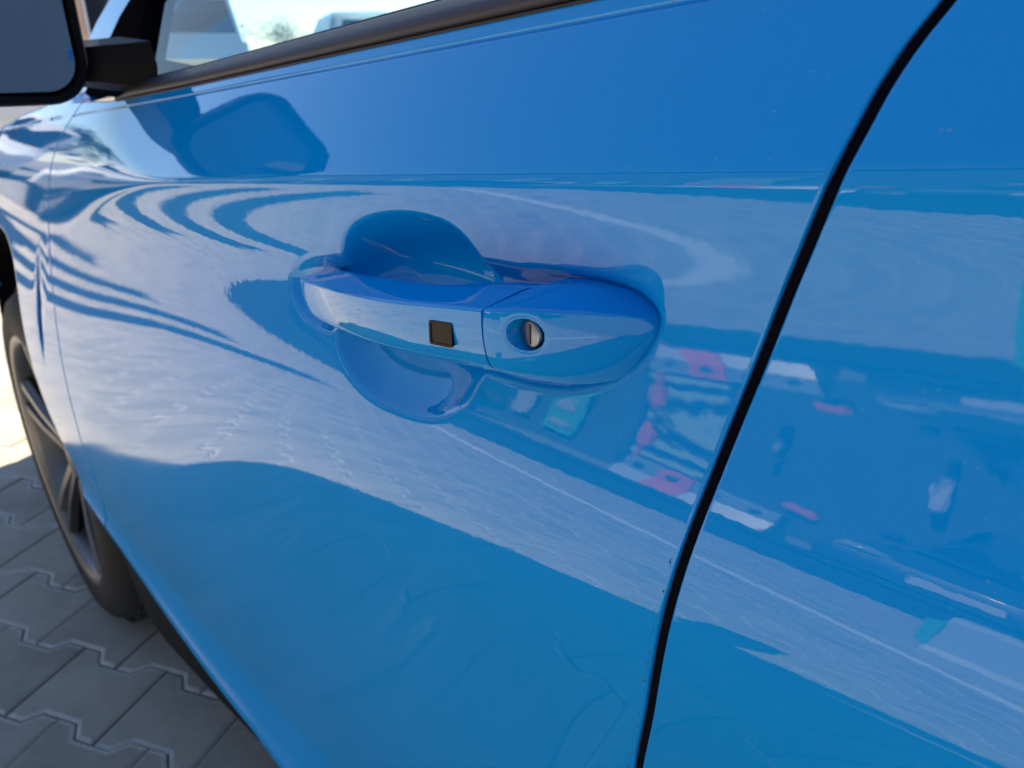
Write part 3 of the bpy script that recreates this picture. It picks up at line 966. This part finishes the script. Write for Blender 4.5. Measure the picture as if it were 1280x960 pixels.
# road grime caught along the edge of the front door
v = []; f = []
for k in range(45):
    z = .70+.16*rng.random()**1.5
    x = float(xr(z))-.0030-abs(rng.normal(0, .0009))
    y = float(surf(x, z))
    r_ = rng.uniform(.0002, .00055)
    o = len(v)
    for t in range(5): v.append((x+r_*.7*math.cos(t*1.257)*rng.uniform(.6, 1), y-.00015, z+r_*1.3*math.sin(t*1.257)*rng.uniform(.6, 1)))
    v.append((x, y-.0004, z))
    f += [(o+t, o+(t+1) % 5, o+5) for t in range(5)]
gr = obj('grime', mesh('grime', v, f), 'grime', door); gr['kind'] = 'stuff'

# ------------------------------------------------------------------ the yard around, seen in the paint and past the pillar
def parked_car(loc, rz, col, label, kind='hatch', group='cars parked round the yard', badge=None, lights=True):
    """car built along +X (nose at +X), origin on the ground under its middle"""
    t = thing('parked_car', label, 'car', loc, rz, group)
    pm_ = mat('car_paint', col, rough=.4, spec=.3, coat=1.0, coat_rough=.03)
    L, Wd = (4.1, 1.74) if kind == 'hatch' else (5.0, 1.95)
    if kind == 'hatch':
        body = [(-2.02, .30), (-2.05, .62), (-1.98, .92), (-1.2, .97), (.55, .95), (1.55, .80), (1.95, .66), (2.05, .48), (2.02, .26)]
        cab = [(-1.85, .93), (-1.45, 1.40), (-.95, 1.49), (-.1, 1.48), (.95, .93)]
    else:
        body = [(-2.45, .30), (-2.5, .70), (-2.48, 1.10), (-1.2, 1.15), (1.15, 1.12), (2.05, .98), (2.40, .80), (2.50, .55), (2.46, .28)]
        cab = [(-2.46, 1.08), (-2.38, 1.85), (-1.9, 1.97), (.45, 1.95), (1.35, 1.10)]
    def loft(poly, wb, wt, zmin, zmax):
        poly = np.array(poly); n = len(poly)
        secs = []
        for fy in (-1, -.93, -.6, 0, .6, .93, 1):
            sec = []
            for (x, z) in poly:
                w = wb+(wt-wb)*np.clip((z-zmin)/(zmax-zmin), 0, 1)
                k = 1-.035*(abs(fy) > .95)
                sec.append((x*k, fy*w/2, zmin+(z-zmin)*(1-.04*(abs(fy) > .95))+.02*(1-fy*fy)*(z > zmin+.5*(zmax-zmin))))
            secs.append(sec)
        v = [p for s_ in secs for p in s_]; f = []
        for k in range(len(secs)-1):
            for i in range(n): f.append((k*n+i, k*n+(i+1) % n, (k+1)*n+(i+1) % n, (k+1)*n+i))
        f.append(tuple(range(n))); f.append(tuple((len(secs)-1)*n+i for i in range(n)))
        return v, f
    m = MB(); m.add(*loft(body, Wd, Wd*.97, .25, 1.0)); b_ = m.build('body', pm_, t); smooth_by_angle(b_, 40)
    m = MB(); m.add(*loft(cab, Wd*.93, Wd*.70, .93, 1.49 if kind == 'hatch' else 1.95)); c_ = m.build('cabin', pm_, t); smooth_by_angle(c_, 40)
    # glazing set just proud of the cabin
    zt, zb = (1.43, .99) if kind == 'hatch' else (1.85, 1.20)
    ztop = 1.49 if kind == 'hatch' else 1.95
    wz = lambda z: Wd*(.93+(.70-.93)*np.clip((z-.93)/(ztop-.93), 0, 1))/2
    fx = lambda z: np.interp(z, [cab[4][1], cab[3][1]], [cab[4][0], cab[3][0]])+.012
    m = MB(); m.add([(fx(zb), -wz(zb)*.88, zb), (fx(zb), wz(zb)*.88, zb), (fx(zt), wz(zt)*.86, zt), (fx(zt), -wz(zt)*.86, zt)], [(0, 1, 2, 3)]); m.build('windscreen', 'dark_glass', t)
    bx = lambda z: np.interp(z, [cab[0][1], cab[1][1]], [cab[0][0], cab[1][0]])-.012
    m = MB(); m.add([(bx(zb+.05), -wz(zb)*.85, zb+.05), (bx(zb+.05), wz(zb)*.85, zb+.05), (bx(zt-.05), wz(zt)*.85, zt-.05), (bx(zt-.05), -wz(zt)*.85, zt-.05)], [(3, 2, 1, 0)]); m.build('rear_screen', 'dark_glass', t)
    for s_ in (-1, 1):
        for (x0, x1, x2, x3) in (((-.35, .70, .10, -.35), (-1.45, -.42, -.42, -1.15)) if kind == 'hatch' else ((-.1, 1.05, .45, -.1), (-2.2, -.2, -.2, -2.1))):
            m = MB(); m.add([(x0, s_*(wz(zb)+.008), zb), (x1, s_*(wz(zb)+.008), zb), (x2, s_*(wz(zt)+.008), zt), (x3, s_*(wz(zt)+.008), zt)], [(0, 1, 2, 3)]); m.build('side_window', 'dark_glass', t)
        m = MB(); m.box((body[6][0]-.09, s_*Wd*.36, body[6][1]+.02), (.22, .34, .13), bev=.04); m.build('headlight', 'headlamp', t, True)
        m = MB(); m.box((body[1][0]+.05, s_*Wd*.40, .80), (.12, .18, .20), bev=.03); m.build('tail_light', 'red', t, True)
        m = MB(); m.box((.72, s_*(Wd/2+.09), .99 if kind == 'hatch' else 1.18), (.12, .18, .13), bev=.03); m.build('door_mirror', pm_, t, True)
        for wx in (-1.28, 1.28) if kind == 'hatch' else (-1.55, 1.6):
            m = MB()
            m.lathe([(.0, .02), (.19, .02), (.20, 0), (.29, .0), (.31, .03), (.31, .20)], (0, 0, 0), 'Y', 24)
            m.v = [(wx+p[0], s_*(Wd/2+.005-p[1]), .31+p[2]) for p in m.v]
            w_ = m.build('wheel', 'rubber', t); smooth_by_angle(w_, 40)
            m = MB(); m.lathe([(.0, -.012), (.10, -.008), (.19, -.002), (.20, .01)], (0, 0, 0), 'Y', 20)
            m.v = [(wx+p[0], s_*(Wd/2+.003-p[1]), .31+p[2]) for p in m.v]
            m.build('rim', 'alloy', w_, True)
    m = MB(); m.box((body[7][0]-.02, 0, .42), (.06, Wd*.62, .16), bev=.03); m.build('grille', 'dark', t)
    m = MB(); m.box((body[7][0]+.015, 0, .52), (.02, .50, .11)); m.build('number_plate', 'white', t)
    return t
NY = -R(90)
# the row facing the blue car, noses towards it
row = [(-15.6, (.035, .045, .06), 'dark slate hatchback at the far end of the row facing the blue car'),
       (-13.3, (.02, .03, .05), 'navy hatchback second from the far end of the parked row'),
       (-10.9, (.05, .055, .06), 'charcoal hatchback beside the green notice board'),
       (-1.35, (.02, .035, .075), 'dark blue hatchback parked behind the red and white barrier'),
       (.85, (.05, .05, .055), 'dark grey hatchback behind the low grey concrete block'),
       (3.1, (.03, .03, .032), 'black hatchback at the near end of the parked row')]
for (x, c, lb) in row:
    parked_car((x, -6.45, 0), -NY+rng.uniform(-.03, .03), c, lb)
# red and white plastic barrier
bt = thing('road_barrier', 'low red and white plastic road barrier standing behind the added charcoal wall', 'barrier', (-3.35, -4.75, 0), R(4))
for k, (x0, c) in enumerate(((-.58, 'foil'), (-.20, 'red'), (.20, 'foil'), (.58, 'foil'))):
    m = MB(); m.prism([(-.20, .02), (-.20, .32), (-.08, .52), (-.06, .74), (.06, .74), (.08, .52), (.20, .32), (.20, .02)], x0-.19, x0+.19, 'X')
    sec = m.build('section', c, bt)
    m = MB(); m.tube([(x0, -.09, .62), (x0, .09, .62)], .05, 12); m.build('slot_ring', 'dark', sec, True)
m = MB(); m.tube([(-.75, 0, .60), (-.75, 0, .92)], .03, 10); m.box((-.75, 0, .98), (.16, .07, .16), bev=.02); m.build('warning_lamp', 'red', bt)
# low charcoal wall, added in place of the parked row's shadow and dark cars
hg = thing('dark_band_wall', 'added low charcoal wall standing in for the dark band of parked cars and their shadow', 'wall', (0, -3.95, 0))
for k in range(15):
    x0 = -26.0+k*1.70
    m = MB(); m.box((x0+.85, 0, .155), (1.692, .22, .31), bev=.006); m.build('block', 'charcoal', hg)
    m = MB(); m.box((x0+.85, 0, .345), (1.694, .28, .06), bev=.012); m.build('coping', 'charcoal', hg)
# cars standing ahead
parked_car((-13.0, -2.1, 0), R(8), (.70, .71, .72), 'white hatchback standing ahead in the yard, nose towards the blue car')
parked_car((-17.5, -.3, 0), R(4), (.60, .62, .66), 'pale silver van standing far ahead of the blue car', 'van')
parked_car((-9.6, 1.15, 0), R(176), (.78, .78, .77), 'white hatchback just ahead of the blue bonnet')
parked_car((-12.0, 7.3, 0), R(160), (.26, .33, .36), 'grey green hatchback beyond the windscreen')
parked_car((-17.5, 6.2, 0), R(170), (.40, .55, .68), 'pale blue van beyond the windscreen pillar', 'van')

# long low concrete block with a green end
cb = thing('concrete_block', 'long low light grey concrete block with a green plate on its end', 'block', (-.02, -2.20, 0), R(-5))
m = MB(); m.prism([(-.22, .0), (-.22, .10), (-.17, .16), (-.13, .50), (-.09, .54), (.09, .54), (.13, .50), (.17, .16), (.22, .10), (.22, .0)], -.62, .95, 'X'); smooth_by_angle(m.build('body', 'grey', cb), 30)
m = MB(); m.box((-.645, 0, .30), (.05, .25, .30), bev=.01); m.build('end_plate', 'mint_green', cb)
for x in (-.25, .55):
    m = MB(); m.tube([(x-.09, 0, .535), (x-.08, 0, .60), (x+.08, 0, .60), (x+.09, 0, .535)], .012, 8); m.build('lifting_eye', 'dark', cb, True)

# showroom opposite: dark wall, mint louvres, glazed doors
hall = thing('showroom', 'long dark rendered showroom with pale green louvres behind the parked row', 'building', (0, 0, 0))
FY = -9.4
m = MB(); m.box((-8, FY-4.1, 3.2), (64, 8, 6.4)); m.build('wall', 'wallgrey', hall)
m = MB(); m.box((-8, FY-4.0, 6.55), (65, 8.8, .35)); m.build('roof', 'roof', hall)
for k, x0 in enumerate((-35, -29, -23, -17.4, -12.6, -7.2, 6.5)):
    w = 1.5
    for j in range(10):
        m = MB(); m.box((x0, FY+.02-.1, .45+j*.30), (w, .14, .13)); m.build('louvre', 'mint', hall)
    f = MB()
    for dx in (-w/2-.06, w/2+.06): f.box((x0+dx, FY-.06, 1.85), (.10, .20, 3.1))
    ff_ = f.build('louvre_frame', 'dark', hall)
for k, x0 in enumerate((-32, -26, -20.2, -15.0, 3.5)):
    m = MB(); m.box((x0, FY-.10, 1.3), (1.5, .10, 2.3)); w_ = m.build('window', 'dark_glass', hall)
    m = MB()
    for dx in (-.77, 0, .77): m.box((x0+dx, FY-.04, 1.3), (.05, .10, 2.4))
    for z in (.12, 2.48): m.box((x0, FY-.045, z), (1.49, .08, .05))
    m.build('window_frame', 'grey', w_)
m = MB(); m.box((-9.6, FY-.03, .95), (.80, .08, 1.15)); sb = m.build('notice_board', 'mint_green', hall)
for z in (.62, .98, 1.32):
    m = MB(); m.box((-9.6, FY+.015, z), (.46, .03, .15)); m.build('notice', 'grey', sb)
m = MB(); m.box((-4.9, FY-.03, .84), (.52, .10, .20), bev=.04); m.build('wall_sign', 'red', hall)
for x0, z in ((-3.45, 1.75), (-2.3, 1.2), (-5.6, 1.6)):
    m = MB(); m.box((x0, FY-.01, z), (.16, .14, .22), bev=.03); m.build('wall_lamp', 'white', hall)
for k, x0 in enumerate((-11.4, -10.7)):
    m = MB(); m.box((x0, FY-.03, .9), (.5, .08, .9)); m.build('poster', 'grey', hall)
# blue grey storage hall behind the blue car
sh = thing('storage_hall', 'blue grey metal storage hall standing behind the blue car', 'building', (0, 0, 0))
m = MB(); m.box((22, 1, 4.5), (10, 44, 9)); m.build('wall', 'bluegrey', sh)
m = MB(); m.box((21.9, 1, 9.1), (10.6, 44.6, .3)); m.build('roof', 'roof', sh)
m = MB(); m.box((16.95, -6, 2.0), (.12, 4, 4)); m.build('door', 'grey', sh)
# peach rendered building ahead
pb = thing('peach_building', 'peach rendered building seen between mirror and windscreen pillar', 'building', (0, 0, 0))
m = MB(); m.box((-36, 6.9, 4.4), (10, 5.6, 8.8)); m.build('wall', 'brick', pb)
m = MB(); m.box((-36, 6.9, 8.95), (10.6, 6.2, .3)); m.build('roof', 'roof', pb)
for z in (2.2, 5.4):
    for y in (5.0, 6.9, 8.8):
        m = MB(); m.box((-30.98, y, z), (.08, 1.1, 1.5)); w_ = m.build('window', 'dark_glass', pb)
        m = MB()
        for dy in (-.58, .58): m.box((-30.95, y+dy, z), (.12, .08, 1.62))
        for dz in (-.78, .78): m.box((-30.95, y, z+dz), (.10, 1.08, .08))
        m.build('window_frame', 'white', w_)
# banner masts added behind the mirror only to cast shadow stripes on the yard
for k, (x, y, lb) in enumerate(((-7.0, 1.50, 'white banner on a mast added to cast a shadow stripe, nearest of four'), (-8.2, 1.75, 'white banner on a mast added to cast a shadow stripe, second of four'), (-9.5, 2.0, 'white banner on a mast added to cast a shadow stripe, third of four'), (-11.0, 2.25, 'white banner on a mast added to cast a shadow stripe, farthest of four'))):
    t = thing('shadow_banner_mast', lb, 'banner', (x, y, 0), 0, 'banner masts added for their shadows')
    m = MB(); m.box((0, 0, .05), (.5, .5, .10), bev=.02); m.build('base', 'dark', t)
    m = MB(); m.tube([(0, 0, .08), (0, 0, 5.2)], .03, 12); m.build('mast', 'alloy', t, True)
    xs = np.linspace(.03, .56, 9); zs = np.linspace(1.3, 5.1, 15); P = np.zeros((9, 15, 3))
    for i, a in enumerate(xs):
        for j, z in enumerate(zs): P[i, j] = (a, .03*math.sin(a*6+z*1.3), z)
    m_ = grid_mesh('cloth', P); obj('cloth', m_, 'banner', t)
# trees far off
def tree(loc, h, w, label):
    t = thing('tree', label, 'tree', loc, rng.uniform(0, 6), 'trees at the edge of the yard')
    m = MB(); m.tube([(0, 0, 0), (.05, 0, h*.3), (.0, .08, h*.6), (.05, .02, h*.85)], [h*.028, h*.022, h*.013, h*.005], 8)
    for k in range(6):
        a = rng.uniform(0, 6.28); z = h*rng.uniform(.3, .65)
        m.tube([(0, 0, z), (math.cos(a)*w*.2, math.sin(a)*w*.2, z+h*.1), (math.cos(a)*w*.38, math.sin(a)*w*.38, z+h*.17)], [h*.01, h*.006, h*.002], 6)
    m.build('trunk', 'bark', t)
    n = 2600
    cl = [(rng.normal(0, w*.2), rng.normal(0, w*.2), h*rng.uniform(.42, .9), rng.uniform(.12, .22)*w) for _ in range(16)]
    v = []; f = []
    for k in range(n):
        c = cl[k % 16]
        d = rng.normal(size=3); d /= np.linalg.norm(d)
        p = np.array(c[:3])+d*c[3]*rng.uniform(.4, 1.05)
        a = rng.normal(size=3); a /= np.linalg.norm(a); b = np.cross(a, d); b /= np.linalg.norm(b)+1e-9
        s_ = h*.022*rng.uniform(.6, 1.3)
        o = len(v); v += [p-a*s_, p+b*s_*.6, p+a*s_, p-b*s_*.6]; f.append((o, o+1, o+2, o+3))
    cr = obj('crown', mesh('crown', v, f), 'leaf', t, False)
tree((-75, 30, 0), 3.6, 8.5, 'low spreading tree far beyond the windscreen, left of the pair')
tree((-73, 37, 0), 3.0, 8.0, 'low spreading tree far beyond the windscreen, right of the pair')
tree((-80, 52, 0), 4.0, 9.0, 'tallest tree at the far edge of the yard beyond the glass')
tree((-38, -9, 0), 6.0, 6.0, 'round tree beside the far end of the showroom')
tree((-44, -3.5, 0), 5.0, 5.5, 'tree far ahead along the side of the blue car')
